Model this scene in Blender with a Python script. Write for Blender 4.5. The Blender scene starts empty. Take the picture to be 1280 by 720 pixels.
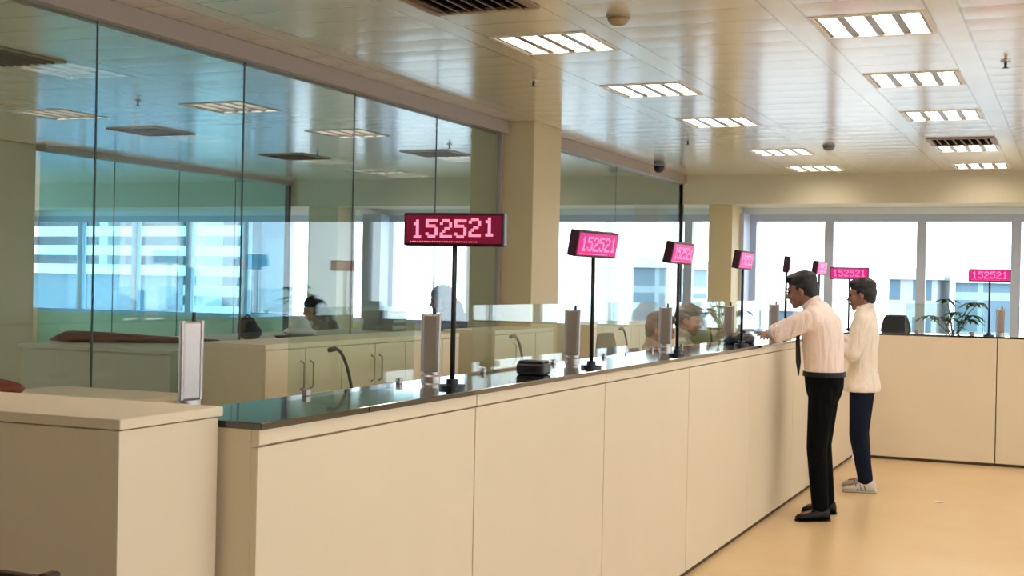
import bpy, bmesh, math, random
from mathutils import Vector, Matrix, Euler
random.seed(4)
S = bpy.context.scene
COL = S.collection
PI = math.pi

# ------------------------------------------------------------------ camera, world, exposure
F_PX, YAW, PITCH, ROLL = 1650.0, 0.40615, -0.00298, 0.02022
cam_d = bpy.data.cameras.new('camera'); cam = bpy.data.objects.new('camera', cam_d); COL.objects.link(cam)
cam_d.sensor_width = 36.0; cam_d.lens = F_PX * 36.0 / 1280.0; cam_d.clip_end = 500
fw = Vector((-math.sin(YAW)*math.cos(PITCH), math.cos(YAW)*math.cos(PITCH), math.sin(PITCH)))
rt = Vector((math.cos(YAW), math.sin(YAW), 0)); up = rt.cross(fw)
r2 = math.cos(ROLL)*rt + math.sin(ROLL)*up; u2 = -math.sin(ROLL)*rt + math.cos(ROLL)*up
M = Matrix((r2, u2, -fw)).transposed().to_4x4(); M.translation = Vector((0, 0, 1.5))
cam.matrix_world = M
S.camera = cam
S.view_settings.view_transform = 'Standard'; S.view_settings.look = 'None'
S.view_settings.gamma = 1.0; S.view_settings.use_curve_mapping = False
S.view_settings.exposure = 0.28
S.cycles.transparent_max_bounces = 24
S.cycles.max_bounces = 8; S.cycles.diffuse_bounces = 5
W = bpy.data.worlds.new('sky'); S.world = W; W.use_nodes = True
wn = W.node_tree; bg = wn.nodes['Background']
SKY = 4.5
bg.inputs[0].default_value = (0.90, 0.945, 1.0, 1); bg.inputs[1].default_value = SKY
LAMP = 20.0          # emission of the tubes in the ceiling fixtures

# ------------------------------------------------------------------ materials
def srgb(r, g, b):
    f = lambda c: (c/255/12.92) if c/255 <= .04045 else ((c/255+.055)/1.055)**2.4
    return (f(r), f(g), f(b), 1)
def mat(name, col, rough=.5, metal=0, spec=.5, noise=0, nscale=8, bump=0, bscale=40, coat=0, emit=None, estr=0):
    m = bpy.data.materials.new(name); m.use_nodes = True
    nt = m.node_tree; p = nt.nodes['Principled BSDF']
    p.inputs['Base Color'].default_value = col; p.inputs['Roughness'].default_value = rough
    p.inputs['Metallic'].default_value = metal; p.inputs['Specular IOR Level'].default_value = spec
    p.inputs['Coat Weight'].default_value = coat; p.inputs['Coat Roughness'].default_value = .08
    if emit:
        p.inputs['Emission Color'].default_value = emit; p.inputs['Emission Strength'].default_value = estr
    tc = nt.nodes.new('ShaderNodeTexCoord')
    if noise:
        n = nt.nodes.new('ShaderNodeTexNoise'); n.inputs['Scale'].default_value = nscale; n.inputs['Detail'].default_value = 4
        nt.links.new(tc.outputs['Object'], n.inputs['Vector'])
        mx = nt.nodes.new('ShaderNodeMix'); mx.data_type = 'RGBA'
        mx.inputs[6].default_value = tuple(c*(1-noise) for c in col[:3])+(1,)
        mx.inputs[7].default_value = tuple(min(1, c*(1+noise)) for c in col[:3])+(1,)
        nt.links.new(n.outputs['Fac'], mx.inputs[0]); nt.links.new(mx.outputs[2], p.inputs['Base Color'])
    if bump:
        n = nt.nodes.new('ShaderNodeTexNoise'); n.inputs['Scale'].default_value = bscale
        nt.links.new(tc.outputs['Object'], n.inputs['Vector'])
        b = nt.nodes.new('ShaderNodeBump'); b.inputs['Strength'].default_value = bump; b.inputs['Distance'].default_value = .01
        nt.links.new(n.outputs['Fac'], b.inputs['Height']); nt.links.new(b.outputs[0], p.inputs['Normal'])
    return m
def glass(name, tint, refl=1.0, rough=0.0):
    m = bpy.data.materials.new(name); m.use_nodes = True
    nt = m.node_tree; nt.nodes.clear()
    o = nt.nodes.new('ShaderNodeOutputMaterial'); t = nt.nodes.new('ShaderNodeBsdfTransparent'); g = nt.nodes.new('ShaderNodeBsdfGlossy')
    t.inputs[0].default_value = tint; g.inputs['Roughness'].default_value = rough
    # Schlick reflectance of a thin sheet, the same from both of its sides
    ge = nt.nodes.new('ShaderNodeNewGeometry'); dt = nt.nodes.new('ShaderNodeVectorMath'); dt.operation = 'DOT_PRODUCT'
    nt.links.new(ge.outputs['Normal'], dt.inputs[0]); nt.links.new(ge.outputs['Incoming'], dt.inputs[1])
    def op(o, a, b=0.0):
        k = nt.nodes.new('ShaderNodeMath'); k.operation = o
        for i, v in enumerate((a, b)):
            if isinstance(v, (int, float)): k.inputs[i].default_value = v
            else: nt.links.new(v, k.inputs[i])
        return k
    ab = op('ABSOLUTE', dt.outputs['Value']); iv = op('SUBTRACT', 1.0, ab.outputs[0]); pw = op('POWER', iv.outputs[0], 5.0)
    sc = op('MULTIPLY', pw.outputs[0], .96); fr = op('ADD', sc.outputs[0], .04)
    mu = op('MULTIPLY', fr.outputs[0], refl)
    mx = nt.nodes.new('ShaderNodeMixShader')
    nt.links.new(fr.outputs[0], mu.inputs[0]); nt.links.new(mu.outputs[0], mx.inputs[0])
    nt.links.new(t.outputs[0], mx.inputs[1]); nt.links.new(g.outputs[0], mx.inputs[2]); nt.links.new(mx.outputs[0], o.inputs[0])
    return m
LAM = mat('cream_laminate', srgb(226, 212, 187), .45, noise=.03, nscale=3)
LAM2 = mat('pale_cabinet_laminate', srgb(226, 218, 190), .45, noise=.03, nscale=3)
SEAM = mat('dark_seam', srgb(120, 100, 75), .7)
PLINTH = mat('brown_plinth', srgb(70, 55, 42), .6)
BLACKG = mat('black_glass', srgb(14, 18, 24), .03, spec=.9, coat=1.0)
WALL = mat('beige_wall_paint', srgb(205, 192, 160), .7, noise=.03, bump=.03)
COLM = mat('column_paint', srgb(208, 192, 152), .65, noise=.03, nscale=2, bump=.03)
SOFF = mat('soffit_paint', srgb(205, 196, 172), .7, noise=.02)
HEADM = mat('header_metal', srgb(168, 154, 146), .5)
ALU = mat('window_aluminium', srgb(186, 196, 216), .45)
STEEL = mat('brushed_steel', srgb(182, 174, 170), .38, metal=.75, bump=.05, bscale=120)
DARKM = mat('dark_metal', srgb(40, 42, 46), .4, metal=.3)
BLACKP = mat('black_plastic', srgb(22, 24, 28), .4)
WHITEM = mat('white_metal', srgb(235, 232, 225), .35)
GAP = mat('joint_dark', srgb(84, 102, 104), .6)
TUBE = mat('lamp_tube', (1, 1, 1, 1), .5, emit=(1.0, .89, .76, 1), estr=LAMP)
TUBE2 = mat('lamp_tube_office', (1, 1, 1, 1), .5, emit=(1.0, .90, .74, 1), estr=LAMP*.15)
REFL = mat('reflector_metal', srgb(150, 140, 132), .3, metal=.5)
PANEG = glass('partition_glass', (.85, .93, .965, 1), 1.0)
PANEG2 = glass('office_partition_glass', (.62, .90, .96, 1), 1.0)
PANEW = glass('window_glass', (.93, .97, .98, 1), .6)
SCREENG = glass('screen_glass', (.86, .93, .90, 1), 1.0)
LEDBG = mat('led_panel', srgb(70, 4, 26), .4, emit=(1, .02, .16, 1), estr=.10)
LEDBG2 = mat('led_panel_far', srgb(120, 6, 60), .4, emit=(1, .02, .30, 1), estr=.55)
LEDON = mat('led_lit', (1, .3, .4, 1), .4, emit=(1, .13, .24, 1), estr=1.5)
LEDON2 = mat('led_lit_far', (1, .3, .5, 1), .4, emit=(1, .14, .42, 1), estr=.85)
LEDFR = mat('display_housing', srgb(50, 22, 36), .4)
BROWN = mat('reddish_brown', srgb(125, 62, 42), .6, noise=.15)
DBROWN = mat('dark_brown_wood', srgb(48, 24, 14), .45, noise=.2)
PAPER = mat('paper', srgb(230, 228, 222), .7)
GREYP = mat('grey_plastic', srgb(128, 128, 134), .5)
LEAF = mat('leaf_green', srgb(70, 105, 72), .55, noise=.25)
SOIL = mat('soil', srgb(60, 45, 35), .9)
POT = mat('pot_white', srgb(215, 212, 205), .5)
SKIN = mat('skin_brown', srgb(142, 100, 84), .55, noise=.05)
SKIN2 = mat('skin_light_brown', srgb(176, 128, 100), .55, noise=.05)
HAIRM = mat('black_hair', srgb(18, 19, 26), .5, bump=.4, bscale=60)
HAIRB = mat('brown_hair', srgb(74, 50, 38), .5, bump=.4, bscale=60)
EYEM = mat('eye_dark', srgb(20, 14, 12), .2)
SHIRT1 = mat('pinkish_white_shirt', srgb(243, 224, 217), .85, bump=.25, bscale=9)
SHIRT2 = mat('cream_shirt', srgb(238, 226, 212), .85, bump=.3, bscale=10)
TROU1 = mat('black_trousers', srgb(9, 10, 13), 1.0, spec=.15, bump=.2, bscale=9)
JEANS = mat('navy_jeans', srgb(20, 26, 44), 1.0, spec=.2, noise=.2, nscale=6, bump=.2, bscale=12)
SHOE1 = mat('black_leather', srgb(8, 8, 8), .45, spec=.3)
SHOE2 = mat('white_sneaker', srgb(205, 198, 190), .6)
SHOES = mat('grey_stripe', srgb(110, 104, 102), .6)
NAVYC = mat('dark_navy_cloth', srgb(44, 56, 74), .85, bump=.2)
GREYC = mat('slate_blue_cloth', srgb(66, 92, 118), .85, bump=.2)
PINKC = mat('pale_pink_cloth', srgb(212, 184, 176), .85, bump=.2)
BEIGEC = mat('light_beige_cloth', srgb(214, 206, 188), .85, bump=.2)
WHITEC = mat('white_cloth', srgb(246, 244, 240), .85, bump=.4, bscale=14)
def folds(m, st):
    nt = m.node_tree; p = nt.nodes['Principled BSDF']; tc = nt.nodes['Texture Coordinate']
    mp = nt.nodes.new('ShaderNodeMapping'); mp.inputs['Scale'].default_value = (1, 1, .28); mp.inputs['Rotation'].default_value = (0, .25, 0)
    n = nt.nodes.new('ShaderNodeTexNoise'); n.inputs['Scale'].default_value = 16; n.inputs['Detail'].default_value = 2; n.inputs['Distortion'].default_value = .6
    b = nt.nodes.new('ShaderNodeBump'); b.inputs['Strength'].default_value = st; b.inputs['Distance'].default_value = .045
    nt.links.new(tc.outputs['Object'], mp.inputs[0]); nt.links.new(mp.outputs[0], n.inputs['Vector']); nt.links.new(n.outputs['Fac'], b.inputs['Height']); nt.links.new(b.outputs[0], p.inputs['Normal'])
for m_ in (SHIRT1, SHIRT2, JEANS, TROU1): folds(m_, .7)
CHAIRF = mat('charcoal_fabric', srgb(48, 50, 55), .85)
CHAIRG = mat('grey_fabric', srgb(105, 104, 98), .85)

def floor_mat():
    m = mat('polished_beige_floor', srgb(222, 184, 128), .22, spec=.5)
    nt = m.node_tree; p = nt.nodes['Principled BSDF']; tc = nt.nodes['Texture Coordinate']
    n = nt.nodes.new('ShaderNodeTexNoise'); n.inputs['Scale'].default_value = 1.6; n.inputs['Detail'].default_value = 6; n.inputs['Roughness'].default_value = .65
    nt.links.new(tc.outputs['Object'], n.inputs['Vector'])
    r = nt.nodes.new('ShaderNodeValToRGB')
    r.color_ramp.elements[0].position = .3; r.color_ramp.elements[0].color = srgb(222, 192, 146)
    r.color_ramp.elements[1].position = .7; r.color_ramp.elements[1].color = srgb(230, 204, 160)
    nt.links.new(n.outputs['Fac'], r.inputs[0]); nt.links.new(r.outputs[0], p.inputs['Base Color'])
    mr = nt.nodes.new('ShaderNodeMapRange'); mr.inputs[3].default_value = .26; mr.inputs[4].default_value = .34
    nt.links.new(n.outputs['Fac'], mr.inputs[0]); nt.links.new(mr.outputs[0], p.inputs['Roughness'])
    return m
FLOORM = floor_mat()

def ceil_mat():
    # glossy painted metal trays: long carriers run in y beside every column of fixtures, short planks cross between them
    m = mat('metal_ceiling_panels', srgb(236, 224, 208), .27, spec=.9)
    nt = m.node_tree; p = nt.nodes['Principled BSDF']; tc = nt.nodes['Texture Coordinate']
    p.inputs['Coat Weight'].default_value = 1.0; p.inputs['Coat Roughness'].default_value = .15; p.inputs['Coat IOR'].default_value = 1.7
    sp = nt.nodes.new('ShaderNodeSeparateXYZ'); nt.links.new(tc.outputs['Object'], sp.inputs[0])
    def op(o, a, b=None, c=None):
        k = nt.nodes.new('ShaderNodeMath'); k.operation = o
        for i, v in enumerate((a, b, c)):
            if v is None: continue
            if isinstance(v, (int, float)): k.inputs[i].default_value = v
            else: nt.links.new(v, k.inputs[i])
        return k.outputs[0]
    def line(coord, off, per, w):      # 1 on a thin joint
        a = op('ADD', coord, off); f = op('FLOORED_MODULO', a, per); d = op('MINIMUM', f, op('SUBTRACT', per, f))
        return op('LESS_THAN', d, w), f
    x, y = sp.outputs[0], sp.outputs[1]
    lx1, _ = line(x, 1.02+.30, 1.80, .006); lx2, _ = line(x, 1.02+.45, 1.80, .006)
    lx3, _ = line(x, 1.02-.30, 1.80, .006); lx4, _ = line(x, 1.02-.45, 1.80, .006)
    ly, fy = line(y, -7.12+.315, .315, .006)
    fxx = op('FLOORED_MODULO', op('ADD', x, 1.02+.45), 1.80)       # 0...0.15 carrier, 0.15..0.75 fixture column, 0.75..0.9 carrier
    carr = op('MAXIMUM', op('LESS_THAN', fxx, .15), op('MULTIPLY', op('GREATER_THAN', fxx, .75), op('LESS_THAN', fxx, .9)))
    ly = op('MULTIPLY', ly, op('SUBTRACT', 1.0, carr))
    ln = op('MAXIMUM', op('MAXIMUM', lx1, lx2), op('MAXIMUM', op('MAXIMUM', lx3, lx4), ly))
    mx = nt.nodes.new('ShaderNodeMix'); mx.data_type = 'RGBA'
    mx.inputs[6].default_value = srgb(236, 224, 208); mx.inputs[7].default_value = srgb(176, 164, 144)
    nt.links.new(ln, mx.inputs[0]); nt.links.new(mx.outputs[2], p.inputs['Base Color'])
    # pillowed planks: shallow arch over every plank
    ph = op('SINE', op('MULTIPLY', fy, PI/.315)); ph = op('MULTIPLY', ph, op('SUBTRACT', 1.0, carr))
    nz = nt.nodes.new('ShaderNodeTexNoise'); nz.inputs['Scale'].default_value = 1.2; nt.links.new(tc.outputs['Object'], nz.inputs['Vector'])
    h = op('ADD', op('MULTIPLY', ph, .10), op('MULTIPLY', nz.outputs['Fac'], .6))
    h = op('SUBTRACT', h, op('MULTIPLY', ln, .15))
    b = nt.nodes.new('ShaderNodeBump'); b.inputs['Strength'].default_value = .35; b.inputs['Distance'].default_value = .02
    nt.links.new(h, b.inputs['Height']); nt.links.new(b.outputs[0], p.inputs['Normal']); nt.links.new(b.outputs[0], p.inputs['Coat Normal'])
    return m
CEILM = ceil_mat()

# ------------------------------------------------------------------ mesh helpers
def box(bm, x0, x1, y0, y1, z0, z1, bev=0):
    vs = [bm.verts.new((x, y, z)) for z in (z0, z1) for y in (y0, y1) for x in (x0, x1)]
    fs = [(0, 2, 3, 1), (4, 5, 7, 6), (0, 1, 5, 4), (1, 3, 7, 5), (3, 2, 6, 7), (2, 0, 4, 6)]
    F = [bm.faces.new([vs[i] for i in f]) for f in fs]
    if bev:
        es = list({e for f in F for e in f.edges})
        bmesh.ops.bevel(bm, geom=es, offset=bev, segments=2, affect='EDGES', profile=.5)
    return vs
def frame_of(d):
    d = d.normalized(); a = Vector((0, 0, 1)) if abs(d.z) < .9 else Vector((1, 0, 0))
    u = d.cross(a).normalized(); return u, d.cross(u).normalized()
def loft(bm, rings, cap=True, n=16):
    """rings: list of (centre, vec_a, vec_b) ellipses"""
    rs = []
    for c, a, b in rings:
        c, a, b = Vector(c), Vector(a), Vector(b)
        rs.append([bm.verts.new(c + a*math.cos(2*PI*i/n) + b*math.sin(2*PI*i/n)) for i in range(n)])
    for r, s in zip(rs, rs[1:]):
        for i in range(n): bm.faces.new((r[i], r[(i+1) % n], s[(i+1) % n], s[i]))
    if cap:
        bm.faces.new(list(reversed(rs[0]))); bm.faces.new(rs[-1])
def tube(bm, pts, r, n=10, cap=True):
    pts = [Vector(p) for p in pts]; rr = r if isinstance(r, (list, tuple)) else [r]*len(pts)
    u = None; rings = []
    for i, p in enumerate(pts):
        d = (pts[min(i+1, len(pts)-1)] - pts[max(i-1, 0)]).normalized()
        if u is None: u, _ = frame_of(d)
        u = (u - d*u.dot(d)).normalized(); v = d.cross(u)
        rings.append((p, u*rr[i], v*rr[i]))
    loft(bm, rings, cap, n)
def capsule(bm, p0, p1, r0, r1, n=14, k=4):
    p0, p1 = Vector(p0), Vector(p1); d = (p1-p0).normalized(); pts = []; rr = []
    for i in range(k):
        a = PI/2*(1 - i/k); pts.append(p0 - d*r0*math.sin(a)); rr.append(max(r0*math.cos(a), r0*.12))
    pts += [p0, p1]; rr += [r0, r1]
    for i in range(1, k+1):
        a = PI/2*i/k; pts.append(p1 + d*r1*math.sin(a)); rr.append(max(r1*math.cos(a), r1*.12))
    u, v = frame_of(d)
    loft(bm, [(p, u*q, v*q) for p, q in zip(pts, rr)], True, n)
def ell(bm, c, r, rot=(0, 0, 0), su=16, sv=10):
    m = Matrix.Translation(Vector(c)) @ Euler(rot).to_matrix().to_4x4() @ Matrix.Diagonal((r[0], r[1], r[2], 1))
    bmesh.ops.create_uvsphere(bm, u_segments=su, v_segments=sv, radius=1, matrix=m)
def cyl(bm, c, r, z0, z1, n=24, r1=None):
    x, y = c; r1 = r if r1 is None else r1
    loft(bm, [((x, y, z0), (r, 0, 0), (0, r, 0)), ((x, y, z1), (r1, 0, 0), (0, r1, 0))], True, n)
def obj(name, bm, m, parent=None, loc=None, smooth=False, label=None):
    bmesh.ops.recalc_face_normals(bm, faces=bm.faces)
    me = bpy.data.meshes.new(name); bm.to_mesh(me); bm.free()
    for mm in (m if isinstance(m, (list, tuple)) else [m]): me.materials.append(mm)
    if smooth:
        for p in me.polygons: p.use_smooth = True
    o = bpy.data.objects.new(name, me); COL.objects.link(o)
    if parent: o.parent = parent
    if loc: o.location = loc
    if label: o['label'] = label
    return o
def B(*a, **k):
    bm = bmesh.new(); box(bm, *a, **k); return bm
def NB(): return bmesh.new()
def tag(o, label, cat, group=None):
    o['label'] = label; o['category'] = cat
    if group: o['group'] = group
    return o
def thing(name, label, cat, loc=(0, 0, 0), rz=0, group=None):
    o = bpy.data.objects.new(name, None); o.empty_display_size = .1; COL.objects.link(o)
    o.location = loc; o.rotation_euler = (0, 0, rz)
    return tag(o, label, cat, group)
def struct(name, bm, m, parent=None, smooth=False):
    o = obj(name, bm, m, parent, smooth=smooth)
    if not parent: o['kind'] = 'structure'
    return o
def dup(root, loc, rz=0, label=None, group=None):
    r = root.copy(); COL.objects.link(r); r.location = loc; r.rotation_euler = (0, 0, rz)
    if label: r['label'] = label
    if group: r['group'] = group
    def kids(a, b):
        for ch in list(a.children):
            c = ch.copy(); COL.objects.link(c); c.parent = b; kids(ch, c)
    kids(root, r); return r
def remesh_obj(name, bm, m, parent, vox=.008, smooth_it=4, label=None):
    """fuse overlapping pieces into one continuous surface"""
    bmesh.ops.recalc_face_normals(bm, faces=bm.faces)
    me = bpy.data.meshes.new(name+'_src'); bm.to_mesh(me); bm.free()
    t = bpy.data.objects.new('tmp', me); COL.objects.link(t)
    r = t.modifiers.new('r', 'REMESH'); r.mode = 'VOXEL'; r.voxel_size = vox; r.use_smooth_shade = True
    s = t.modifiers.new('s', 'SMOOTH'); s.iterations = smooth_it; s.factor = .5
    dg = bpy.context.evaluated_depsgraph_get(); dg.update()
    nm = bpy.data.meshes.new_from_object(t.evaluated_get(dg)); nm.name = name
    bpy.data.objects.remove(t); bpy.data.meshes.remove(me)
    nm.materials.clear(); nm.materials.append(m)
    for p in nm.polygons: p.use_smooth = True
    o = bpy.data.objects.new(name, nm); COL.objects.link(o); o.parent = parent
    if label: o['label'] = label
    return o

# ------------------------------------------------------------------ the setting
ZC = 2.90
X0, X1, Y0, Y1 = -16.0, 5.0, -4.0, 16.95
struct('floor', B(X0, X1, Y0, Y1, -.1, 0), FLOORM)
COLS_X = [-8.22, -6.42, -2.82, -1.02, .78, 2.58]
LY = [7.12, 9.01, 10.90, 13.42, 15.31]
lights = [(-1.02, y) for y in LY] + [(-2.82, y) for y in LY] + [(-1.02, 3.34), (-2.82, 3.34)]
lights += [(x, y) for x in (.78, 2.58) for y in (3.34, 7.12, 10.9)]
lights_off = [(-6.42, 9.01), (-6.42, 10.90), (-8.22, 7.12), (-8.22, 9.01), (-6.42, 14.68), (-8.22, 14.68), (-6.42, 5.23)]
vents = [(-2.82, 5.86), (-1.02, 12.79), (-6.42, 6.49), (-8.22, 10.27), (-6.42, 12.79), (-8.22, 12.79)]
holes = {(round(x, 2), round(y, 2)) for x, y in lights+lights_off+vents}
def ceiling():
    bm = NB()
    xs = sorted({X0, X1} | {round(x+s*.28, 3) for x, _ in holes for s in (-1, 1)})
    ys = sorted({Y0, Y1} | {round(y+s*.28, 3) for _, y in holes for s in (-1, 1)})
    V = {}
    def v(x, y):
        if (x, y) not in V: V[(x, y)] = bm.verts.new((x, y, ZC))
        return V[(x, y)]
    for a, b in zip(xs, xs[1:]):
        for c, d in zip(ys, ys[1:]):
            cx, cy = (a+b)/2, (c+d)/2
            if any(abs(cx-hx) < .28 and abs(cy-hy) < .28 for hx, hy in holes): continue
            bm.faces.new((v(a, c), v(b, c), v(b, d), v(a, d)))
    box(bm, X0, X1, Y0, Y1, ZC+.15, ZC+.25)
    return bm
struct('ceiling', ceiling(), CEILM)
struct('wall_back', B(X0, X1, Y0-.1, Y0, 0, ZC+.25), WALL)
bm = NB(); box(bm, X1, X1+.1, Y0, Y1, 0, .9); box(bm, X1, X1+.1, Y0, Y1, 2.46, ZC+.25)
ry = [-4.0, -2.2, -.4, 1.4, 3.2, 5.0, 6.8, 8.6, 10.4, 12.2]  # openings in the unseen right wall, added to brighten the room
for y in ry: box(bm, X1, X1+.1, y, y+.12, .9, 2.46)
box(bm, X1, X1+.1, ry[-1], Y1, .9, 2.46)
struct('wall_right', bm, WALL)
bm = NB(); box(bm, X0-.1, X0, Y0, Y1, 0, .9); box(bm, X0-.1, X0, Y0, Y1, 2.46, ZC+.25)
ly_ = [Y0] + [-2.0+2.0*k for k in range(10)]  # openings in the unseen left wall, added to bring daylight into the office
for y in ly_: box(bm, X0-.1, X0, y, y+.12, .9, 2.46)
box(bm, X0-.1, X0, ly_[-1]+.12, Y1, .9, 2.46)
struct('wall_left', bm, WALL)
# far facade: sill wall, lintel, soffit
SILL, HEAD = .90, 2.46
struct('wall_far', B(X0, X1, 16.85, 17.05, 0, SILL), WALL)
bm = NB(); box(bm, X0, X1, 16.85, 17.05, HEAD, ZC+.25)
struct('trim_1', bm, mat('daylight_tinted_lintel', srgb(225, 233, 240), .6))  # pale blue-white puts the window light on the soffit strip into the colour
bm = NB(); box(bm, X0, X1, 16.02, 16.85, 2.54, ZC)
struct('trim_2', bm, SOFF)
# windows along the facade (edges between mullions)
edges = [-16.0, -14.9, -13.8, -12.75, -11.7, -10.95, -10.14, -9.45, -9.2, -7.92, -7.0, -5.85, -4.75, -3.90, -2.92, -1.80, -.71, .38, 1.47, 2.56, 3.65, 5.0]
for i, (a, b) in enumerate(zip(edges, edges[1:])):
    bm = NB(); w = .055
    box(bm, a, a+w, 16.88, 16.98, SILL, HEAD); box(bm, b-w, b, 16.88, 16.98, SILL, HEAD)
    box(bm, a+w, b-w, 16.88, 16.98, SILL, SILL+.06); box(bm, a+w, b-w, 16.88, 16.98, HEAD-.09, HEAD)
    wnd = struct('window_%d' % (i+1), bm, ALU)
    obj('pane', B(a+w, b-w, 16.92, 16.934, SILL+.06, HEAD-.09), PANEW, wnd)
for i, (a, b) in enumerate(zip(ry, ry[1:])):  # right wall windows: out of view, added as a daylight source
    bm = NB(); w = .05; c, d = a+.12, b
    box(bm, 5.03, 5.10, c, c+w, .9, 2.46); box(bm, 5.03, 5.10, d-w, d, .9, 2.46); box(bm, 5.03, 5.10, c+w, d-w, .9, .96); box(bm, 5.03, 5.10, c+w, d-w, 2.38, 2.46)
    wnd = struct('window_%d' % (i+30), bm, ALU); obj('pane', B(5.06, 5.07, c+w, d-w, .96, 2.38), PANEW, wnd)
for i, (a, b) in enumerate(zip(ly_, ly_[1:])):  # left wall windows: out of view, added for bluish light behind the glass
    bm = NB(); w = .05; c, d = a+.12, b
    box(bm, -16.1, -16.03, c, c+w, .9, 2.46); box(bm, -16.1, -16.03, d-w, d, .9, 2.46); box(bm, -16.1, -16.03, c+w, d-w, .9, .96); box(bm, -16.1, -16.03, c+w, d-w, 2.38, 2.46)
    wnd = struct('window_%d' % (i+50), bm, ALU); obj('pane', B(-16.07, -16.06, c+w, d-w, .96, 2.38), PANEW, wnd)
# pillar frame strip beside the far column
struct('trim_3', B(-4.12, -3.92, 16.5, 16.85, SILL, HEAD), ALU)
struct('trim_4', B(-9.5, -9.2, 16.6, 16.85, SILL, HEAD), ALU)
# columns
for (a, b, c, d, nm) in [(-4.91, -4.31, 10.44, 11.08, 'column'), (-11.0, -10.40, 10.44, 11.08, 'column'), (-4.27, -3.97, 16.1, 16.6, 'column'), (-10.1, -9.62, 16.1, 16.6, 'column')]:
    o = obj(nm, B(a, b, c, d, 0, 2.9 if c < 12 else 2.54, bev=.008), COLM)
    lab = {(-4.91): 'square beige column in the line of the glass wall, right of the nearest display',
           (-11.0): 'beige column seen through the glass wall at the far left edge of the picture',
           (-4.27): 'slim pale column by the far windows, right of the glass wall end',
           (-10.1): 'blue-grey slim column by the far windows seen through the glass wall'}[a]
    tag(o, lab, 'column')

# ------------------------------------------------------------------ glass walls
def glass_wall(name, label, x, ys, zh, pm, jm=None):
    t = thing(name, label, 'glass partition', (x, ys[0], 0))
    y0 = ys[0]
    bm = B(-.07, .07, 0, ys[-1]-y0, zh, ZC-.002); obj('header', bm, HEADM, t)
    obj('floor_channel', B(-.03, .03, 0, ys[-1]-y0, 0, .04), ALU, t)
    for a, b in zip(ys, ys[1:]):
        obj('glass_panel', B(-.006, .006, a-y0+.004, b-y0-.004, .04, zh), pm, t)
    for a in ys[1:-1]: obj('joint', B(-.004, .004, a-y0-.004, a-y0+.004, .04, zh), jm or GAP, t)
    return t
gw = glass_wall('glass_partition', 'tall glass wall behind the counter, left of the square beige column', -4.611, [-3.9, -2.4, -1.1, .2, 1.45, 2.75, 4.03, 5.325, 6.61, 7.916, 9.178, 10.43], 2.793, PANEG)
obj('end_post', B(-.02, .02, 14.29, 14.33, 0, 2.793), HEADM, gw)
gw2 = glass_wall('glass_partition', 'tall frameless glass wall between the square beige column and the far windows', -4.611, [11.09, 13.5, 16.01], 2.793, PANEG, SCREENG)
obj('end_post', B(-.025, .025, 4.93, 4.98, 0, 2.793), DARKM, gw2)
gw3 = glass_wall('glass_partition', 'inner blue-tinted glass wall deep in the back office, left of the slim blue-grey column', -10.36, [11.1, 12.3, 13.5, 14.7, 16.0], 2.84, PANEG2)
obj('end_post', B(-.03, .03, 4.84, 4.90, 0, 2.84), DARKM, gw3)

# ------------------------------------------------------------------ counters
XF, HC = -1.85, 1.146
ys = [2.735, 4.015, 5.33, 6.65, 8.03, 9.37, 10.72, 12.2]
ordn = ['beside the white corner cabinet', 'second from the camera, past the nearest display', 'third from the camera', 'fourth from the camera',
        'beside the legs of the man in black trousers', 'between the two standing men', 'in the inner corner behind the man in jeans']
for i, (a, b) in enumerate(zip(ys, ys[1:])):
    t = thing('counter_unit', 'cream front unit of the long counter, '+ordn[i], 'counter', (XF, a, 0))
    L = b-a; g = .004
    obj('carcass', B(-.33, -.02, g, L-g, .022, 1.128), LAM, t)
    obj('front_panel', B(-.02, 0, g, L-g, .026, 1.084, bev=.002), LAM, t)
    obj('top_rail', B(-.02, .004, g, L-g, 1.09, 1.128, bev=.002), LAM, t)
    obj('plinth', B(-.33, -.012, 0, L, 0, .022), PLINTH, t)
t = thing('counter_worktop', 'black glass worktop running along the long teller counter', 'worktop', (XF, ys[0], 0))
for a, b in [(2.735, 3.27), (3.274, 12.2-.004)]:
    obj('glass_slab', B(-.35, .012, a-ys[0], b-ys[0], 1.128, HC, bev=.002), BLACKG, t)
# far counter
xs = [-1.85, -.649, .66, 1.97, 3.28, 4.6]; YF = 12.2; HF = 1.128
lb = ['behind the man in jeans', 'below the rightmost number display', 'outside the right edge', 'further right out of view', 'last towards the right wall']
for i, (a, b) in enumerate(zip(xs, xs[1:])):
    if a > 1.9: break
    t = thing('counter_unit', 'cream front unit of the far cross counter, '+lb[i], 'counter', (a, YF, 0))
    L = b-a; g = .004
    obj('carcass', B(g, L-g, .02, .33, .022, HF-.018), LAM, t)
    obj('front_panel', B(g, L-g, 0, .02, .026, HF-.018, bev=.002), LAM, t)
    obj('plinth', B(0, L, .012, .33, 0, .022), PLINTH, t)
t = thing('counter_worktop', 'black glass worktop on the far cross counter', 'worktop', (-1.85, YF, 0))
obj('glass_slab', B(-.35, 3.82, -.012+.012, .35, HF-.018, HF, bev=.002), BLACKG, t)

# white corner cabinet
t = thing('corner_cabinet', 'cream white box cabinet in the left foreground at the counter end', 'cabinet', (-1.947, 2.345, 0))
obj('body', B(-1.6, -.008, .008, .375, .04, 1.155, bev=.002), LAM, t)
obj('top_slab', B(-1.6, 0, 0, .385, 1.158, 1.182, bev=.003), LAM, t)
obj('plinth', B(-1.58, -.02, .02, .36, 0, .04), PLINTH, t)

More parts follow.
